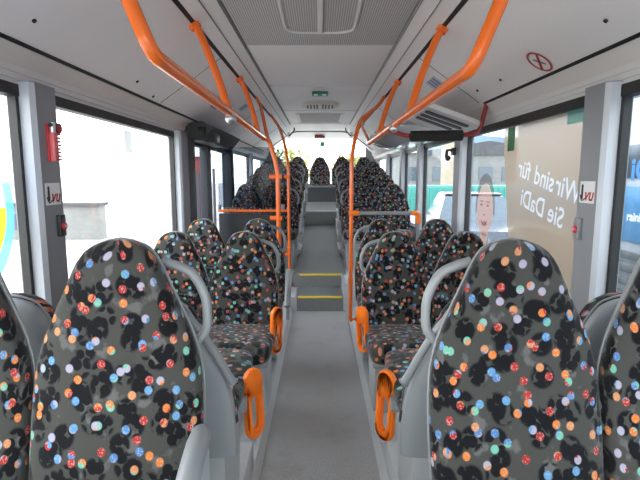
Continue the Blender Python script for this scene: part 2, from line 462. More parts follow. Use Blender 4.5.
struct(MB().box(-1.0, 1.0, YB+.0, YB+.006, 1.24, 2.23).build('window_%d' % (w_+1), 'glass', smooth=False))
# front bulkhead and windscreen behind the camera
struct(MB().box(-1.26, 1.26, Y0-.06, Y0, -.4, .85).build('wall_front', 'wall', smooth=False))
struct(MB().box(-1.2, 1.2, Y0-.03, Y0-.024, .85, 2.25).build('window_%d' % (w_+2), 'glass', smooth=False))

# double-leaf door on the left, between y 4.10 and 6.10
d = struct(empty('door_1', (0, 0, 0)))
fm = MB()
for ya, yb in ((4.10, 4.20), (4.86, 4.92), (4.98, 5.04), (5.98, 6.10)):
    fm.box(-W-.03, -W+.05, ya, yb, .0, 1.74, .008)
fm.box(-W-.02, -W+.04, 4.15, 6.05, .0, .14); fm.box(-W-.02, -W+.04, 4.15, 6.05, 1.70, 1.78)
fm.build('door_frame', 'dark', d)
for ya, yb in ((4.19, 4.87), (5.03, 5.99)):
    MB().box(-W-.004, -W+.002, ya, yb, .13, 1.71).build('door_pane', 'glassdoor', d, smooth=False)
MB().tube([(-W+.09, 4.95, .5), (-W+.09, 4.95, 1.5)], .016).build('door_handle', 'grip', d)
for y in (4.17, 6.02):
    trim(MB().box(-W-.03, -W+.10, y-.07, y+.05, .05, 1.75, .02), 'dark')

# door drive box above the door
t = empty('door_drive', (-1.02, 4.75, 1.74), label='black door drive unit under the ceiling above the left door', cat='door mechanism')
def at(mb): return mb
MB().prism([(-.16, -.01), (.0, -.015), (.10, .10), (.0, .15), (-.16, .12)], 'y', -.60, .80).build('housing', 'dark', t, smooth=False)
MB().box(-.02, .075, -.45, -.22, -.02, .06, .008).build('motor', 'black', t)
MB().tube([(-.02, -.62, .05), (.03, -.62, .05)], .05, 16).build('pulley', 'black', t)

# ------------------------------------------------------------------ seats
TBL = [(0, .020), (.006, .045), (.014, .062), (.026, .079), (.045, .095), (.064, .106), (.1, .123), (.15, .147), (.19, .167), (.23, .186), (.28, .203), (.33, .213), (.45, .219), (.62, .212), (.9, .205)]
def hw(d):
    for (a, b), (c, e) in zip(TBL, TBL[1:]):
        if d <= c: return b + (e-b)*(d-a)/(c-a)
    return TBL[-1][1]
def sup(cx, cy, a, b, n=28, e=.62):
    """superellipse ring in xy-ish plane"""
    r = []
    for k_ in range(n):
        t_ = 2*PI*k_/n
        c, s_ = math.cos(t_), math.sin(t_)
        r.append((cx + a*math.copysign(abs(c)**e, c), cy + b*math.copysign(abs(s_)**e, s_)))
    return r
def back_line(z, ztop):
    """y of the pad mid-surface at height z: leaning back with a lumbar curve"""
    t_ = (z-.40)/(1.02-.40)
    return .195 + .115*t_ + .018*math.sin(t_*PI*1.2)
def seat_back(ztop, zbot, yoff, thick, grow, topgrow):
    mb = MB(); rings = []
    ds = [0, .004, .010, .018, .028, .042, .06, .08, .105, .135, .17, .21, .25, .30, .36, .43, .50, .58, .66, .75, .85]
    H = ztop+topgrow-zbot
    ds = [d for d in ds if d < H-.01] + [H]
    for d_ in ds:
        z = ztop+topgrow-d_
        w = hw(d_)*grow
        th = thick*min(1, .25 + (d_/.05)**.6*.75) if d_ < .05 else thick
        y = back_line(z, ztop)+yoff
        rings.append([(x, yy, z) for x, yy in sup(0, y, w, th)])
    mb.rings(rings)
    return mb
def make_seat(kind):
    """kind: 'tall' or 'low'. seat faces -Y, origin on the floor under the cushion; aisle side at +x"""
    ztop = 1.02 if kind == 'tall' else .84
    root = empty('passenger_seat')
    uvb = lambda co: (co.x + math.copysign(max(0, co.y - back_line(co.z, ztop) + .042), co.x), co.z)
    bk = seat_back(ztop, .38, 0, .042, 1.0, 0).build('backrest', 'fabric', root, uvf=uvb)
    zb = .30 if kind == 'tall' else .27
    seat_back(ztop, zb, .040, .034, .935 if kind == 'tall' else 1.0, -.006).build('back_shell', 'shell', root)
    # seam piping round the backrest front edge
    pts = []
    for d_ in [.62, .5, .4, .32, .25, .19, .14, .1, .064, .035, .015]:
        if ztop-d_ < .40: continue
        z = ztop-d_; pts.append((hw(d_)*.985, back_line(z, ztop)+.026, z))
    allp = pts + [(0, back_line(ztop, ztop)+.026, ztop+.001)] + [(-x, y, z) for x, y, z in reversed(pts)]
    MB().tube(allp, .0035, 6, smooth=2).build('piping', 'grip', bk)
    # cushion
    rings = []
    for y, zc, a, b_ in ((-.285, .375, .150, .012), (-.28, .378, .19, .035), (-.262, .383, .205, .05), (-.22, .39, .212, .055), (-.1, .388, .214, .052), (.05, .38, .214, .052), (.17, .375, .208, .05), (.22, .38, .19, .04)):
        rings.append([(x, y, z) for x, z in sup(0, zc+.035, a, b_, 28, .55)])
    MB().rings(rings).build('cushion', 'fabric', root, uvf=lambda co: (co.x+3.3, co.y+1.7-co.z))
    mb = MB(); mb.box(-.195, .195, -.22, .22, .33, .37, .012)
    mb.build('seat_pan', 'shell', root)
    mb = MB(); mb.prism([(-.14, .335), (.22, .335), (.19, .0), (-.06, .0)], 'x', -.17, .17)
    mb.build('pedestal', 'ped', root, smooth=False)
    return root
def add_handle(root, kind, s):
    ztop = 1.02 if kind == 'tall' else .84
    if kind == 'tall':
        p = [(.095, -.062), (.130, -.072), (.176, -.095), (.207, -.15), (.213, -.20), (.208, -.240), (.180, -.270)]
        pts = [(s*x, back_line(ztop+dz, ztop)+.058, ztop+dz) for x, dz in p]
        MB().tube(pts, .0125, 10, smooth=4).build('grab_handle', 'grip', root)
    else:
        p = [(.100, -.055), (.135, -.10), (.175, -.17), (.212, -.25), (.226, -.275)]
        pts = [(s*x, back_line(ztop+dz, ztop)+.062, ztop+dz) for x, dz in p]
        MB().tube(pts, [.013]*4*3+[.013]*4+[.019], 10, smooth=4).build('grab_handle', 'grip', root)
def stadium(cx, cz, hl, r, n=10):
    q = []
    for i in range(n+1): a = PI*i/n; q.append((cx+r*math.cos(a), cz+hl+r*math.sin(a)))
    for i in range(n+1): a = PI+PI*i/n; q.append((cx+r*math.cos(a), cz-hl+r*math.sin(a)))
    return q
def add_armrest(root, s, face=-1, tilt=-.06):
    """orange folding armrest swung up: a stadium ring with a slot, hinged on the aisle side of the seat"""
    o = stadium(0, 0, .095, .046); i_ = stadium(0, -.035, .05, .020)
    mb = MB(); bm = mb.bm; x0, x1 = .0, .03
    n = len(o)
    V = [[bm.verts.new((x, p[0], p[1])) for p in loop] for x in (x0, x1) for loop in (o, i_)]
    for a, b_ in ((V[0], V[2]), (V[1], V[3])):
        for q in range(n): r_ = (q+1) % n; bm.faces.new((a[q], a[r_], b_[r_], b_[q]))
    for a, b_ in ((V[0], V[1]), (V[2], V[3])):
        for q in range(n): r_ = (q+1) % n; bm.faces.new((a[q], a[r_], b_[r_], b_[q]))
    bmesh.ops.bevel(bm, geom=[e for e in bm.edges if abs(e.verts[0].co.x-e.verts[1].co.x) < 1e-6 and len({f for f in e.link_faces}) == 2 and abs(e.link_faces[0].normal.dot(e.link_faces[1].normal)) < .3], offset=.006, segments=2, affect='EDGES')
    rot = Matrix.Rotation(tilt, 4, 'X')
    yaw = Matrix.Rotation(.62*s*face, 4, 'Z')
    off = Vector((s*(.222 if face < 0 else .236) - .015, .06 if face < 0 else -.02, .46 if face < 0 else .335))
    for v in bm.verts: v.co = yaw @ (rot @ v.co) + off
    ar = mb.build('armrest', 'orangeplastic', root)
    a = MB(); a.tube([(s*.19, .05, .37), (s*.225, .05, .37)], .028, 16); a.build('armrest_hinge', 'grip', ar)

proto = {}
def seat(kind, side, loc, rz, label, group, arm=True, handle=True, sz=1.0):
    """side: +1/-1 the local x side that meets the aisle, 0 = no handle"""
    key = (kind, side if (arm or handle) else 0, arm, handle)
    if key not in proto:
        r = make_seat(kind)
        if handle and side: add_handle(r, kind, side)
        if arm and side: add_armrest(r, side, 1 if kind == 'low' else -1)
        proto[key] = r
    else:
        r = copy_tree(proto[key])
    r.location = loc; r.rotation_euler.z = rz
    r.scale = (1, 1, sz)
    tag(r, label, 'bus seat', group)
    return r
G1 = 'patterned seats facing the front of the bus'
XA, XW = .458, .888
fgz, midz = .188, .05
seat('tall', 1, (-.516, .885, fgz), 0, 'large patterned seat nearest the camera, left of the aisle with grey armrest', G1, arm=False, sz=1.05)
seat('tall', 0, (-.958, .885, fgz), 0, 'patterned seat cut off by the left edge of the photo', G1, arm=False, handle=False, sz=1.05)
seat('tall', -1, (.497, .885, fgz), 0, 'large patterned seat nearest the camera, right of the aisle', G1, arm=False, sz=1.05)
seat('tall', 0, (.938, .885, fgz), 0, 'patterned seat cut off by the right edge of the photo', G1, arm=False, handle=False, sz=1.05)
# grey fixed armrest of the nearest left seat
near_left = [o for o in C.objects if o.get('label', '').startswith('large patterned seat nearest the camera, left')][0]
MB().tube([(.268, -.28, .465), (.268, -.20, .545), (.265, -.08, .615), (.262, .02, .645), (.258, .08, .645)], [.021]*3+[.022]*3+[.024]*4+[.022]*2+[.016], 12, smooth=3).build('armrest', 'grip', near_left)
MB().box(.245, .268, -.06, .10, .30, .60, .006).build('armrest_panel', 'ped', near_left)
G2 = 'seats facing the rear, seen from their grey shells'
# rear-facing: rotated by pi, so the aisle side swaps
seat('low', -1, (-.500, 1.715, .188), PI, 'grey seat shell with orange armrest, behind the nearest left patterned seat', G2, sz=1.035)
seat('low', 0, (-.945, 1.715, .188), PI, 'grey seat shell by the left window pillar with red hammer', G2, arm=False, handle=False, sz=1.035)
seat('low', 1, (.490, 1.715, .188), PI, 'grey seat shell with orange armrest, behind the nearest right patterned seat', G2, sz=1.035)
seat('low', 0, (.935, 1.715, .188), PI, 'grey seat shell by the right window pillar', G2, arm=False, handle=False, sz=1.035)
for s, nm in ((-1, 'left'), (1, 'right')):
    a = -s
    seat('tall', a, (s*.480, 2.65, midz), 0, 'aisle seat %s of the aisle whose cushion and orange armrest show mid-photo' % nm, G1)
    seat('tall', 0, (s*.922, 2.65, midz), 0, 'window seat beside the %s mid-photo aisle seat showing its cushion' % nm, G1, arm=False, handle=False)
    seat('tall', a, (s*.495, 3.43, midz+.01), 0, 'aisle seat %s of the aisle peeking over the mid-photo seat in front' % nm, G1, arm=False)
    seat('tall', 0, (s*.937, 3.43, midz+.01), 0, 'window seat on the %s, second behind the facing seat group' % nm, G1, arm=False, handle=False)
rows = [(5.68, .30, 'first'), (6.46, .42, 'second'), (7.24, .54, 'third'), (8.02, .65, 'fourth')]
G3 = 'patterned seats on the raised rear platform'
for s, nm in ((-1, 'left'), (1, 'right')):
    for y, z, o_ in rows:
        seat('tall', -s, (s*.486, y, z), 0, 'raised aisle seat on the %s, %s row behind the yellow steps' % (nm, o_), G3, arm=False)
        seat('tall', 0, (s*.928, y, z), 0, 'raised window seat on the %s, %s row behind the yellow steps' % (nm, o_), G3, arm=False, handle=False)
G4 = 'five seats of the back row'
for x, nm in ((-.92, 'leftmost seat of the back row under the rear window'), (-.46, 'back row seat just left of the middle one'), (0, 'middle seat of the back row, facing straight down the aisle'), (.46, 'back row seat just right of the middle one'), (.92, 'rightmost seat of the back row under the rear window')):
    seat('tall', 0, (x, 9.70, .90), 0, nm, G4, arm=False, handle=False).scale = (1, 1, .90)

# ------------------------------------------------------------------ handrails and poles
def handrail(s, label):
    t = empty('handrail', (s*.48, 1.5, 1.75), label=label, cat='handrail', group='orange ceiling handrails')
    def P(x, y, z): return (s*x - s*.48, y-1.5, z-1.75)
    y0 = 1.46 if s > 0 else 1.40
    if s < 0:
        path = [P(.66, y0+.02, 2.21), P(.48, y0, 1.765), P(.48, 4.12, 1.742)]
        MB().tube(fillet(path, .06), .0225, 12).build('rail', 'orange', t)
    else:
        path = [P(.66, y0+.08, 2.21), P(.48, y0+.08, 1.755), P(.48, 4.66, 1.738)]
        MB().tube(fillet(path, .06), .0225, 12).build('rail', 'orange', t)
    st_ = [(2.60, 2.58), (3.98, 3.76)] if s < 0 else [(2.66, 2.62), (4.10, 3.95)]
    for yt, yb in st_:
        MB().tube([P(.66, yt, 2.215), P(.605, yt, 2.10), P(.53, (yt+yb)/2, 1.90), P(.485, yb, 1.75)], .0205, 12, smooth=4).build('strut', 'orange', t)
        MB().tube([P(.67, yt, 2.222), P(.65, yt, 2.19)], .03, 14).build('flange', 'orange', t)
    ky = 2.58 if s < 0 else 3.1
    MB().ball(P(.478, ky, 1.725), .030).build('clamp_knob', 'steel', t)
    return t
handrail(-1, 'orange handrail with struts under the left side of the ceiling')
handrail(1, 'orange handrail with struts under the right side of the ceiling')
# left pole continuing the rail
t = empty('grab_pole', (-.375, 4.22, .05), label='thicker orange pole curving down from the left handrail end', cat='pole')
def rel(o, pts): return [tuple(Vector(p)-o.location) for p in pts]
MB().tube(fillet(rel(t, [(-.48, 4.13, 1.742), (-.45, 4.20, 1.735), (-.377, 4.22, 1.50), (-.366, 4.22, .05)]), .16), .0205, 12).build('pole', 'orange', t)
MB().tube(fillet(rel(t, [(-.655, 4.98, 2.22), (-.60, 4.9, 2.12), (-.47, 4.30, 1.75), (-.40, 4.22, 1.60)]), .12), .016, 12).build('upper_brace', 'orange', t)
for z in (1.415, 1.045):
    MB().tube(rel(t, [(-.45, 4.22, z), (-.34, 4.22, z)]), .021, 12).build('clamp', 'orange', t)
# left pole on the step
t = empty('grab_pole', (-.352, 5.30, .30), label='thinner orange pole ending above the side ledge left of the steps', cat='pole')
MB().tube(fillet(rel(t, [(-.655, 6.4, 2.22), (-.50, 5.9, 2.02), (-.40, 5.35, 1.80), (-.352, 5.30, 1.55), (-.352, 5.30, .155)]), .25), .0175, 12).build('pole', 'orange', t)
for z in (1.41, .62, .54):
    MB().tube(rel(t, [(-.40, 5.30, z), (-.335, 5.30, z)]), .022, 12).build('clamp', 'orange', t)
MB().tube(rel(t, [(-.352, 5.30, .155), (-.352, 5.30, .24)]), .024, 12).build('foot', 'orange', t)
# right pole
t = empty('grab_pole', (.290, 4.34, .0), label='orange pole right of the aisle with foot bent sideways at the floor', cat='pole')
MB().tube(fillet(rel(t, [(.655, 4.92, 2.22), (.58, 4.8, 2.11), (.36, 4.40, 1.92), (.289, 4.34, 1.62), (.289, 4.34, .045), (.365, 4.34, .075)]), .11), .0185, 12).build('pole', 'orange', t)
for z in (1.28, .60, .44):
    MB().tube(rel(t, [(.289, 4.34, z-.025), (.289, 4.34, z+.025)]), .023, 12).build('clamp', 'orange', t)
# second orange strut pole higher on the right, behind
t = empty('grab_pole', (.37, 6.1, .3), label='slim orange pole beyond the right pole, rising past the rear seats to the ceiling', cat='pole')
MB().tube(fillet(rel(t, [(.655, 6.3, 2.22), (.56, 6.1, 2.10), (.48, 5.5, 1.98), (.48, 4.64, 1.738)]), .12), .016, 12).build('pole', 'orange', t)
t.location = (.48, 5.0, 1.74); t.children[0].location = Vector((.37, 6.1, .3)) - Vector((.48, 5.0, 1.74))
t['label'] = 'orange brace from the right handrail end up to the ceiling slot'; t['category'] = 'brace'; t.name = 'handrail_brace'
# grey partition bar on the right
t = empty('partition_bar', (.31, 4.34, 1.08), label='grey horizontal bar with orange end clamps right of the aisle', cat='bar')
MB().tube([(.03, 0, 0), (.545, 0, 0)], .0165, 12).build('bar', 'grip', t)
MB().tube([(-.045, 0, 0), (.045, 0, 0)], .024, 12).build('clamp', 'orangeplastic', t)
MB().tube(fillet([(.535, 0, 0), (.60, 0, 0), (.60, 0, -.10)], .05), .024, 12).build('clamp', 'orangeplastic', t)
MB().tube([(.60, 0, -.08), (.60, 0, -1.03)], .0165, 12).build('post', 'grip', t)
# left partition with glass
t = empty('partition_screen', (-.75, 5.34, .30), label='glass partition screen with orange rail in front of the raised left seats', cat='partition')
MB().tube([(.40, -.02, .73), (-.40, -.02, .73)], .015, 12).build('rail', 'orange', t)
MB().box(-.40, .34, -.004, .004, .77, 1.44, .002).build('glass_panel', 'glasspart', t, smooth=False)
MB().box(-.40, .34, -.012, .012, .002, .70, .004).build('lower_panel', 'black', t)
for x in (-.39, .33):
    MB().tube([(x, .0, .74), (x, .0, .80)], .02, 10).build('glass_clamp', 'grip', t)

# ------------------------------------------------------------------ padded bar, bracket and cover at the right ceiling
t = empty('padded_bar', (.80, 3.30, 1.69), label='black padded bar with red tube ends under the right ceiling', cat='padded bar')
MB().tube(fillet([(-.315, .05, .045), (-.2, 0, 0), (.285, -.02, .012), (.315, -.06, .205)], .06), .0155, 12).build('tube', 'redtube', t)
MB().tube([(-.185, 0, 0), (-.175, 0, 0), (.175, -.012, .006), (.185, -.014, .007)], [.012, .037, .037, .012], 16).build('foam_pad', 'foam', t)
t = empty('storage_bracket', (.95, 3.55, 1.80), label='grey bracket with dark slots behind the padded bar', cat='bracket')
def rr(x0, x1, y0, y1, r):
    return [tuple(p[:2]) for p in fillet([(x0, (y0+y1)/2, 0), (x0, y0, 0), (x1, y0, 0), (x1, y1, 0), (x0, y1, 0), (x0, (y0+y1)/2, 0)], r, 5)][:-1]
bmat = basis((0, 0, 0), (1, .0, -.35), (0, 1, .0))
mb = MB(); mb.prism(rr(-.30, .16, -.32, .45, .10), 'z', 0, .03); mb.bm.transform(bmat); pl = mb.build('plate', 'trimlight', t)
for yy, xx in ((-.16, .10), (-.0, .10), (.16, .07)):
    mb = MB(); mb.prism(rr(-.22, xx, yy-.04, yy+.045, .035), 'z', -.006, .001); mb.bm.transform(bmat); mb.build('slot', 'dark', pl)
t = empty('ceiling_cover', (.84, 4.5, 1.86), label='glossy silver curved cover under the ceiling behind the padded bar', cat='cover')
rings = []
for i in range(13):
    a = PI*i/12; y = -.75*math.cos(a); h = .13*math.sin(a)**.6
    rings.append([(x, y, .06 - (h + .012)*(1-abs(x/.30)**3)) for x in [-.29+.58*j/14 for j in range(15)]] + [(x, y, .075) for x in [.29-.58*j/14 for j in range(15)]])
MB().rings(rings).build('cover', 'duct', t)
t.location = (.83, 4.82, 1.775)

# ------------------------------------------------------------------ ceiling fittings
t = empty('exit_sign', (0, 5.18, 2.293), label='small green exit sign with white pictograms on the ceiling', cat='sign')
sg = MB().box(-.085, .085, -.10, .10, -.014, .004, .003).build('sign_plate', 'green', t)
for x in (-.045, .045):
    mb = MB(); mb.box(x-.022, x+.022, -.05, .05, -.0165, -.0135); mb.build('pictogram', 'white', sg, smooth=False)
t = empty('roof_vent', (0, 5.95, 2.29), label='oval cream ceiling vent with dark slots', cat='vent')
mb = MB()
ov = [(.235*math.cos(2*PI*i/36), .26*math.sin(2*PI*i/36)) for i in range(36)]
mb.rings([[(x, y, .01) for x, y in ov], [(x, y, -.012) for x, y in ov], [(x*.93, y*.93, -.028) for x, y in ov], [(x*.85, y*.85, -.03) for x, y in ov]])
mb.build('rim', 'cream', t)
for i, x in enumerate((-.15, -.11, -.07, -.035, .035, .07, .11, .15)):
    h = .20*math.sqrt(max(.05, 1-(x/.2)**2))
    MB().box(x-.009, x+.009, -h, h*.8, -.034, -.029).build('slot', 'dark', t, smooth=False)
def disc_on(o, c, ex, ey, r0, r1, n=40, depth=.0012):
    pass
t = empty('no_smoking_sign', tuple(slope_pt(1, 2.30, .845, .003)), label='round red prohibition sign printed on the right ceiling slope', cat='sign')
ey = Vector((0, 1, 0)); ex = Vector((.817, 0, -.576)); nn = Vector((-.576, 0, -.817))
mb = MB(); N_ = 40; r0, r1 = .058, .068
rg = []
for rad, dd in ((r0, 0), (r0, .0015), (r1, .0015), (r1, 0)):
    rg.append([ex*rad*math.cos(2*PI*i/N_) + ey*rad*math.sin(2*PI*i/N_) + nn*dd for i in range(N_)])
mb.rings(rg + [rg[0]], cap=False); mb.build('ring', 'signred', t)
a_ = (ex*.7071+ey*.7071); b_ = (ex*.7071-ey*.7071)
mb = MB(); mb.rings([[a_*.06*u_+b_*.006*v_+nn*dd for u_, v_ in ((-1, -1), (1, -1), (1, 1), (-1, 1))] for dd in (0, .0015)]); mb.build('slash', 'signred', t, smooth=False)
mb = MB(); mb.rings([[b_*.034*u_+a_*.005*v_+nn*dd for u_, v_ in ((-1, -1), (1, -1), (1, 1), (-1, 1))] for dd in (0, .001)]); mb.build('cigarette', 'seamgrey', t, smooth=False)
# small screws on the slopes
for i, (s, y, tt, w) in enumerate(((-1, 1.75, .80, 'near the left edge of the photo'), (-1, 2.75, .85, 'above the left window pillar'), (-1, 3.1, .93, 'nearest the left black cove line'), (1, 1.75, .80, 'near the right edge of the photo'), (1, 2.75, .82, 'beyond the red round sign'), (1, 3.12, .80, 'next to the padded bar bracket'))):
    p = slope_pt(s, y, tt, .002)
    o = MB().tube([(0, 0, 0), (-s*.0035, 0, -.005)], .008, 12).build('ceiling_screw', 'seam')
    o.location = p; tag(o, 'tiny dark screw cap on the ceiling slope, %s' % w, 'screw', 'screw caps in the ceiling')
def ceiling_sticker(name, s, y, tt, w, h, label, lines):
    p = slope_pt(s, y, tt, .002)
    t = empty(name, tuple(p), label=label, cat='sticker', group='information stickers on the ceiling')
    ex = Vector((s*.817, 0, -.576)); ey = Vector((0, 1, 0)); nn = Vector((-s*.576, 0, -.817))
    mb = MB(); mb.rings([[ex*w*u_+ey*h*v_+nn*dd for u_, v_ in ((-1, -1), (1, -1), (1, 1), (-1, 1))] for dd in (0, .001)]); mb.build('sticker_base', 'stickergrey', t, smooth=False)
    for i in range(lines):
        v0 = -.7+1.5*i/lines
        mb = MB(); mb.rings([[ex*w*u_*.85+ey*h*v_+nn*dd for u_, v_ in ((-1, v0), (1, v0), (1, v0+.28), (-1, v0+.28))] for dd in (0.001, .0018)]); mb.build('printed_line', 'blueprint', t, smooth=False)
ceiling_sticker('ceiling_sticker', -1, 4.25, .55, .06, .12, 'blue and white sticker on the left ceiling slope before the door', 3)
ceiling_sticker('ceiling_sticker', -1, 5.0, .30, .05, .10, 'small sticker on the left ceiling slope behind the handrail', 2)
ceiling_sticker('ceiling_sticker', 1, 3.55, .42, .06, .13, 'blue and white sticker on the right ceiling slope by the handrail', 3)
# rear fittings
t = empty('rear_lamp', (0, 9.95, 2.245), label='dark red unit on the header above the rear window', cat='lamp')
MB().box(-.11, .06, -.06, .06, -.045, .02, .01).build('housing', 'redtube', t)
MB().box(.06, .10, -.05, .05, -.04, .0, .006).build('end_cap', 'dark', t)
t = MB().box(.0, .10, YB-.012, YB-.004, 2.06, 2.16).build('rear_window_sticker', 'filmgreen', smooth=False); tag(t, 'small green sticker at the top of the rear window', 'sticker')
for s, nm in ((-1, 'left'), (1, 'right')):
    t = empty('ceiling_hook', (s*.50, 8.6, 2.27), label='small dark handle under the ceiling before the rear window, %s side' % nm, cat='handle')
    MB().tube(fillet([(-s*.04, .0, .0), (-s*.04, -.05, -.05), (s*.08, .5, -.10), (s*.1, .55, .0)], .04), .012, 8).build('grip', 'foam', t)
    MB().box(min(s*.07, s*.12), max(s*.07, s*.12), .5, .58, -.12, -.02, .01).build('mount', 'cream', t)

# ------------------------------------------------------------------ pillar fittings
def pillar_sticker(s, y, z, label):
    x = s*(W-.0715)
    t = empty('pillar_sticker', (x, y, z), label=label, cat='sticker', group='white square stickers on the pillars')
    MB().box(-.001, .001, -.054, .054, -.046, .046).build('sticker_base', 'white', t, smooth=False)
    # seen from inside, reading left to right: +y on the left wall, -y on the right wall
    ex = (0, -1, 0) if s > 0 else (0, 1, 0)
    e = Vector(ex)
    text_mesh('black_letter', 'i', .085, 'black', t, basis(tuple(Vector((-s*.0018, 0, 0)) - e*.034), ex, (0, 0, 1)), bold=.004)
    text_mesh('red_letters', 'vu', .072, 'signred', t, basis(tuple(Vector((-s*.0018, 0, -.012)) + e*.014), ex, (0, 0, 1)), bold=.002, shear=.3)
    MB().tube([Vector((-s*.0015, 0, -.012))-e*.048, Vector((-s*.0015, 0, -.036))-e*.034, Vector((-s*.0015, 0, -.026))-e*.010], .0025, 6, smooth=4).build('swoosh', 'black', t)
pillar_sticker(-1, 1.995, 1.345, 'white square sticker with red letters on the left window pillar')
pillar_sticker(1, 1.995, 1.352, 'white square sticker with red letters on the right window pillar')
def stop_button(s, y, z, label):
    x = s*(W-.066)
    t = empty('stop_button', (x, y, z), label=label, cat='stop button', group='stop request buttons on the pillars')
    MB().box(min(0, -s*.022), max(0, -s*.022), -.022, .022, -.045, .05, .005).build('housing', 'dark' if s < 0 else 'pillar', t)
    bt = MB().tube([(-s*.021, 0, .0), (-s*.030, 0, .0)], .015, 16).build('button', 'red', t)
    MB().tube([(-s*.029, 0, .0), (-s*.031, 0, .0)], .006, 12).build('button_mark', 'white', bt)
stop_button(-1, 2.03, 1.205, 'grey stop button box with red button on the left window pillar')
stop_button(1, 2.035, 1.19, 'grey stop button box with red button on the right window pillar')
# emergency hammer on the left pillar
t = empty('emergency_hammer', (-W+.066, 2.01, 1.565), label='red emergency window hammer in its holder on the left pillar', cat='hammer')
hd = MB().box(0, .012, -.03, .045, -.085, .07, .004).build('holder', 'red', t)
MB().box(.010, .034, -.026, .006, -.085, .035, .006).build('hammer_handle', 'redpale', t)
MB().tube([(.022, -.012, .03), (.022, -.012, .075)], .012, 12).build('hammer_head', 'steel', t)
MB().tube([(.022, -.026, .065), (.022, .018, .065)], .009, 10).build('hammer_pin', 'dark', t)
mb = MB()
for i in range(9): mb.box(.012, .026, .012, .042, -.08+i*.015, -.071+i*.015, .002)
mb.build('holder_ribs', 'red', hd)
MB().tube([(.012, .028, .055), (.03, .028, .055)], .022, 14).build('seal_cap', 'redtube', hd)
# little black camera on the second right pillar
t = empty('door_camera', (W-.085, 3.93, 1.60), label='small black camera bracket on the second right pillar', cat='camera')
MB().box(-.03, .0, -.03, .03, -.01, .05, .006).build('mount', 'black', t)
MB().tube([(-.03, 0, .03), (-.07, 0, .03), (-.075, 0, -.03)], .013, 10).build('arm', 'black', t)
MB().ball((-.06, 0, -.035), .022).build('lens_ball', 'black', t)

# ------------------------------------------------------------------ films and stickers on the panes
def pane_poly(name, s, pts, m, label=None, cat=None, group=None, parent=None, d=.0, thick=.001):
    x = s*(W-.001-d)
    mb = MB(); mb.bm.faces.new([mb.bm.verts.new((x-s*thick, q[0], q[1])) for q in pts])
    o = mb.build(name, m, parent, smooth=False)
    return tag(o, label, cat, group)
# tan advert film on the right window
ad = empty('window_advert', (0, 0, 0), label='tan see-through advert film with mirrored white writing on the right window', cat='advert film')
edge = [(2.95, .80), (2.96, 1.0), (3.01, 1.2), (3.06, 1.40), (3.10, 1.58), (3.12, 1.74)]
mb = MB(); mb.prism([(2.075, .80)] + edge + [(2.075, 1.74)], 'x', W-.002, W-.003)
tan = mb.build('tan_print', 'filmtan', ad, smooth=False)
def ad_text(body, y, z, size, slope):
    ex = Vector((0, -1, slope))          # left to right as seen from inside
    m = mirror_basis((W-.0025, y, z), ex, (0, 0, 1))
    text_mesh('mirrored_lettering', body, size, 'filmwhite', ad, m, bold=.002)
    # the tan ink is left out where the white letters are printed
    cut = text_mesh('letter_cutter', body, size, 'filmwhite', ad, m, bold=.002, extrude=.02)
    bmc = bmesh.new(); bmc.from_mesh(cut.data); bmesh.ops.remove_doubles(bmc, verts=bmc.verts, dist=1e-5)
    bmesh.ops.recalc_face_normals(bmc, faces=bmc.faces[:]); bmc.to_mesh(cut.data); bmc.free()
    md = tan.modifiers.new('cut', 'BOOLEAN'); md.operation = 'DIFFERENCE'; md.object = cut; md.solver = 'EXACT'; md.use_self = True
    dg = bpy.context.evaluated_depsgraph_get(); dg.update()
    new = bpy.data.meshes.new_from_object(tan.evaluated_get(dg)); tan.modifiers.clear()
    if len(new.polygons) > 4: tan.data = new
    bpy.data.objects.remove(cut)
for word, y in (('Wir', 2.285), ('sind', 2.535), ('für', 2.785)): ad_text(word, y, 1.395+.2*(y-2.5), .145, -.20)
for word, y in (('Sie', 2.385), ('DaDi', 2.66)): ad_text(word, y, 1.245+.18*(y-2.54), .145, -.18)
# printed portrait next to the writing
po = empty('printed_portrait', (0, 0, 0), label='printed portrait of a smiling person in pale shirt on the right window', cat='portrait print')
def ell(cy, cz, ry, rz, n=28): return [(cy+ry*math.cos(2*PI*i/n), cz+rz*math.sin(2*PI*i/n)) for i in range(n)]
pc, pz = 3.42, 1.175
ry, rz = .165, .190
def arc(ry_, rz_, a0, a1, n=16): return [(pc+ry_*math.cos(math.radians(a0+(a1-a0)*i/n)), pz+rz_*math.sin(math.radians(a0+(a1-a0)*i/n))) for i in range(n+1)]
pane_poly('printed_hair', 1, arc(ry+.002, rz+.002, -5, 185, 24) + arc(ry+.035, rz+.075, 190, -10, 24), 'filmhair', parent=po)
pane_poly('printed_face', 1, ell(pc, pz, ry, rz), 'filmskin', parent=po)
pane_poly('printed_neck', 1, [(pc-.07, pz-.29), (pc+.07, pz-.29), (pc+.075, pz-.172), (pc-.075, pz-.172)], 'filmskin', parent=po)
pane_poly('printed_shirt', 1, [(3.08, .80), (3.80, .80), (3.72, pz-.22), (pc+.10, pz-.19), (pc+.072, pz-.295), (pc-.072, pz-.295), (pc-.10, pz-.19), (3.10, pz-.25)], 'filmshirt', parent=po)
for dy in (-.065, .065):
    pane_poly('printed_eye', 1, ell(pc+dy, pz+.035, .026, .009, 12), 'filmlips', parent=po, d=.0015)
    pane_poly('printed_eyebrow', 1, [(pc+dy-.035, pz+.058), (pc+dy+.035, pz+.058), (pc+dy+.03, pz+.066), (pc+dy-.03, pz+.066)], 'filmlips', parent=po, d=.0015)
pane_poly('printed_nose', 1, [(pc-.022, pz-.04), (pc+.022, pz-.04), (pc+.012, pz-.028), (pc-.012, pz-.028)], 'filmlips', parent=po, d=.0015)
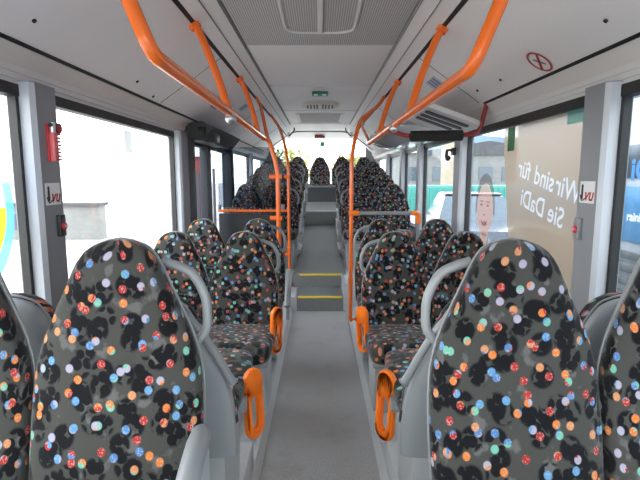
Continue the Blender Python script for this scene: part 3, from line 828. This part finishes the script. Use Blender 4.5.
pane_poly('printed_mouth', 1, [(pc-.07, pz-.075), (pc, pz-.088), (pc+.07, pz-.075), (pc+.035, pz-.115), (pc-.035, pz-.115)], 'filmlips', parent=po, d=.0015)
pane_poly('printed_teeth', 1, [(pc-.05, pz-.081), (pc, pz-.092), (pc+.05, pz-.081), (pc, pz-.102)], 'filmwhite', parent=po, d=.003)
pane_poly('window_sticker', 1, [(2.94, 1.575), (3.05, 1.575), (3.05, 1.72), (2.94, 1.72)], 'filmgreen', 'dark green sticker in the top corner of the right advert window', 'sticker', d=.003)
pane_poly('window_sticker', 1, [(2.13, 1.665), (2.33, 1.665), (2.33, 1.73), (2.13, 1.73)], 'filmteal', 'turquoise sticker at the top of the right window beside the pillar', 'sticker', d=.003)
pane_poly('window_sticker', -1, [(2.93, 1.565), (3.05, 1.565), (3.05, 1.70), (2.93, 1.70)], 'filmgrey', 'small grey sticker near the top of the left window', 'sticker', d=.001)
# blue letters on the nearest right pane, seen mirrored
lt = empty('window_lettering', (0, 0, 0), label='blue mirrored letters on the pane at the right edge of the photo', cat='lettering')
text_mesh('mirrored_letters', 'DaDi', .12, 'filmblue', lt, mirror_basis((W-.003, 1.70, 1.44), (0, -1, .0), (0, 0, 1)), bold=.004)
# round blue and yellow print on the left pane
t = empty('window_logo', (0, 0, 0), label='round blue print with yellow patch on the pane at the left edge', cat='window print')
cy, cz = 1.595, 1.30
def arc2(ry_, rz_, a0, a1, n=30): return [(cy+ry_*math.cos(math.radians(a0+(a1-a0)*i/n)), cz+rz_*math.sin(math.radians(a0+(a1-a0)*i/n))) for i in range(n+1)]
mb = MB(); x0, x1 = -W+.001, -W+.002
mb.rings([[(x, *q) for q in arc2(a_, b_, 0, 351, 39)] for x, a_, b_ in ((x0, .245, .30), (x1, .245, .30), (x1, .200, .235), (x0, .200, .235), (x0, .245, .30))], cap=False)
mb.build('blue_ring', 'filmblue', t, smooth=False)
pane_poly('pale_field', -1, arc2(.198, .233, 0, 180), 'filmgreyblue', parent=t)
pane_poly('yellow_patch', -1, arc2(.198, .233, 180, 360), 'filmyellow', parent=t)

# ------------------------------------------------------------------ outside
GZ = -.40
struct(MB().box(-90, 90, -60, 120, GZ-.3, GZ).build('ground', 'asphalt', smooth=False))
# parked bus to the right
t = empty('parked_bus', (4.1, 3.0, GZ), label='pale and blue bus parked close outside the right windows', cat='bus')
def PB(): return MB()
LX = -1.25
mb = MB(); mb.box(-1.25, 1.25, -5.0, 4.0, .30, 3.05, .12, 3); mb.build('body', 'busbody', t)
mb = MB(); mb.box(-1.262, 1.262, -5.005, 4.004, 1.22, 1.73, .004); mb.build('blue_band', 'busblue', t)
for i in range(4):
    ya = -4.7+i*1.75
    MB().box(-1.268, -1.24, ya, ya+1.6, 1.80, 2.10, .01).build('side_window', 'buswin', t)
MB().box(-1.266, -1.24, -4.8, 3.8, 2.52, 2.66, .01).build('roof_band', 'pillar', t)
for i in range(6):
    MB().box(-1.285, -1.25, -1.0, 3.6, .44+i*.125, .44+i*.125+.07, .006).build('louvre', 'grille', t)
for y in (-3.6, 2.6):
    MB().tube([(-1.27, y, .48), (-1.0, y, .48)], .48, 24).build('wheel', 'tyre', t)
text_mesh('band_lettering', 'rainbau', .11, 'white', t, basis((-1.266, 1.17, 1.45), (0, -1, 0), (0, 0, 1)), bold=.004)
# cars
def car(loc, rz, paint, label):
    t = empty('parked_car', loc, rz, label, 'car', 'cars parked outside on the right')
    mb = MB()
    prof_ = [(-2.1, .25), (-2.15, .55), (-2.0, .78), (-1.0, .92), (1.4, .95), (2.05, .86), (2.15, .55), (2.1, .25)]
    rings = [[(x*(1-.0*abs(y)), y, z) for x, z in prof_] for y in (-.85, -.82, .82, .85)]
    mb.rings(rings); mb.build('body', paint, t, angle=25)
    mb = MB(); a = [(-1.05, .90), (-.45, 1.38), (.9, 1.42), (1.7, .93)]
    mb.rings([[(x, -.80, z) if z < 1 else (x, -.62, z) for x, z in a], [(x, .80, z) if z < 1 else (x, .62, z) for x, z in a]]); mb.build('windows', 'buswin', t, smooth=False)
    MB().box(-.42, .88, -.60, .60, 1.39, 1.44, .02).build('roof', paint, t)
    for x in (-1.3, 1.3):
        for y in (-.86, .70):
            MB().tube([(x, y, .31), (x, y+.16, .31)], .31, 20).build('wheel', 'tyre', t)
car((3.45, 10.8, GZ), 1.42, 'carpaint', 'dark car parked outside beyond the second right window')
car((8.0, 17.2, GZ), 1.2, 'carwhite', 'white car parked outside behind the dark car')
t = empty('container', (7.6, 24, GZ), label='teal container standing far outside on the right', cat='container')
MB().box(-4.5, 4.5, -1.2, 1.2, .0, 1.35, .03).build('body', 'teal', t)
mb = MB()
for i in range(30): mb.box(-4.4+i*.3, -4.28+i*.3, -1.24, -1.18, .1, 1.25)
mb.build('ribs', 'teal', t, smooth=False)
t = empty('brick_tower', (9.9, 35, GZ), label='pale brick tower far outside beyond the teal container', cat='building')
MB().box(-.85, .6, -.6, .6, 0, 5.6).build('wall', 'brick', t, smooth=False)
MB().box(-.95, .7, -.7, .7, 5.6, 5.8).build('roof', 'roofdark', t, smooth=False)
for z in (2.0, 3.2, 4.4): MB().box(-.2, .2, -.63, -.58, z, z+.6).build('window', 'buswin', t, smooth=False)
t = empty('warehouse', (14.5, 44, GZ), label='grey warehouse in the distance behind the brick tower', cat='building')
MB().box(-7.5, 7.5, -3, 3, 0, 3.6).build('wall', 'concrete', t, smooth=False)
MB().prism([(-7.8, 3.6), (7.8, 3.6), (0, 4.8)], 'y', -3.2, 3.2).build('roof', 'roofdark', t, smooth=False)
for i in range(7): MB().box(-6.8+i*2, -5.6+i*2, -3.05, -2.95, 1.4, 2.6).build('window', 'buswin', t, smooth=False)
# hills beyond
rings = []
for i in range(25):
    x = 20 + i*6
    h = 7+4*math.sin(i*.5)+2*math.sin(i*1.3+1)
    rings.append([(x, 112, GZ), (x, 100, GZ+h*.7), (x, 92, GZ+h), (x, 84, GZ+h*.5), (x, 78, GZ)])
h_ = MB().rings(rings).build('hills', 'hill'); struct(h_)
# left outside: low building and red shed
t = empty('low_building', (-10.1, 15.4, GZ), label='low grey building across the yard on the left', cat='building')
MB().box(-9.0, 3.8, -2, -1.6, 0, .98).build('wall', 'concrete', t, smooth=False)
MB().box(-9.1, 3.85, -2.1, -1.5, .98, 1.06).build('roof', 'roofdark', t, smooth=False)
for i in range(5): MB().box(-7.8+i*2.3, -6.6+i*2.3, -2.075, -1.96, .3, .75).build('window', 'buswin', t, smooth=False)
t = empty('red_shed', (-5.15, 20, GZ), label='red boarded shed with pale roof edge seen through the left door', cat='shed')
MB().box(-.42, .42, -.6, .6, 0, 2.6).build('wall', 'reddoor', t, smooth=False)
MB().prism([(-.5, 2.6), (.5, 2.6), (.5, 2.75), (0, 3.3), (-.5, 2.75)], 'y', -.75, .75).build('roof', 'stickergrey', t, smooth=False)
MB().box(-.22, .22, -.63, -.58, .05, 1.95).build('shed_door', 'roofdark', t, smooth=False)
# tree behind the bus
def tree(loc, r, label):
    t = empty('tree', loc, label=label, cat='tree', group='trees behind the bus')
    MB().tube([(0, 0, 0), (.1, 0, 1.2), (0, .1, 2.2)], [.16, .12, .08], 10).build('trunk', 'bark', t)
    mb = MB(); rnd = random.Random(loc[0])
    for i in range(420):
        a, b_, q = rnd.random()*2*PI, math.acos(rnd.uniform(-1, 1)), rnd.random()**.4*r
        c = Vector((q*math.sin(b_)*math.cos(a), q*math.sin(b_)*math.sin(a), 2.3+q*.75*math.cos(b_)))
        d1 = Vector((rnd.uniform(-1, 1), rnd.uniform(-1, 1), rnd.uniform(-1, 1))).normalized()*.16
        d2 = d1.orthogonal().normalized()*.08
        vs = [mb.bm.verts.new(c+p) for p in (d1, d2, -d1, -d2)]; mb.bm.faces.new(vs)
    mb.build('foliage', 'leaf', t, smooth=False)
tree((-1.6, 24, GZ), 1.25, 'yellow green tree behind the rear window left of the middle seat')
tree((1.7, 28, GZ), 1.1, 'small green tree behind the rear window right of the middle seat')

# ------------------------------------------------------------------ light, world, camera
w = bpy.data.worlds.new('overcast sky'); sc.world = w; w.use_nodes = True
nt = w.node_tree; bg = nt.nodes['Background']
tc = nt.nodes.new('ShaderNodeTexCoord'); sp = nt.nodes.new('ShaderNodeSeparateXYZ'); nt.links.new(tc.outputs['Generated'], sp.inputs[0])
rp = nt.nodes.new('ShaderNodeValToRGB'); rp.color_ramp.elements[0].position = .0; rp.color_ramp.elements[0].color = (1.0, 1.0, 1.0, 1)
rp.color_ramp.elements[1].position = 1.0; rp.color_ramp.elements[1].color = (.86, .93, 1.0, 1)
nt.links.new(sp.outputs['Z'], rp.inputs[0]); nt.links.new(rp.outputs[0], bg.inputs[0]); bg.inputs[1].default_value = 1.0
cam = bpy.data.cameras.new('camera'); cam.sensor_width = 36; cam.lens = 470/640*36; cam.clip_start = .02; cam.clip_end = 500
co = bpy.data.objects.new('camera', cam); C.objects.link(co); co.location = (0, 0, 1.42)
co.rotation_euler = (PI/2 - math.atan(64/470), 0, 0)
sc.camera = co
sc.view_settings.view_transform = 'Standard'; sc.view_settings.look = 'None'; sc.view_settings.gamma = 1
sc.view_settings.use_curve_mapping = False
sc.view_settings.exposure = 3.05
try:
    sc.cycles.max_bounces = 10; sc.cycles.diffuse_bounces = 6; sc.cycles.transparent_max_bounces = 16
    sc.cycles.use_denoising = True
except Exception: pass
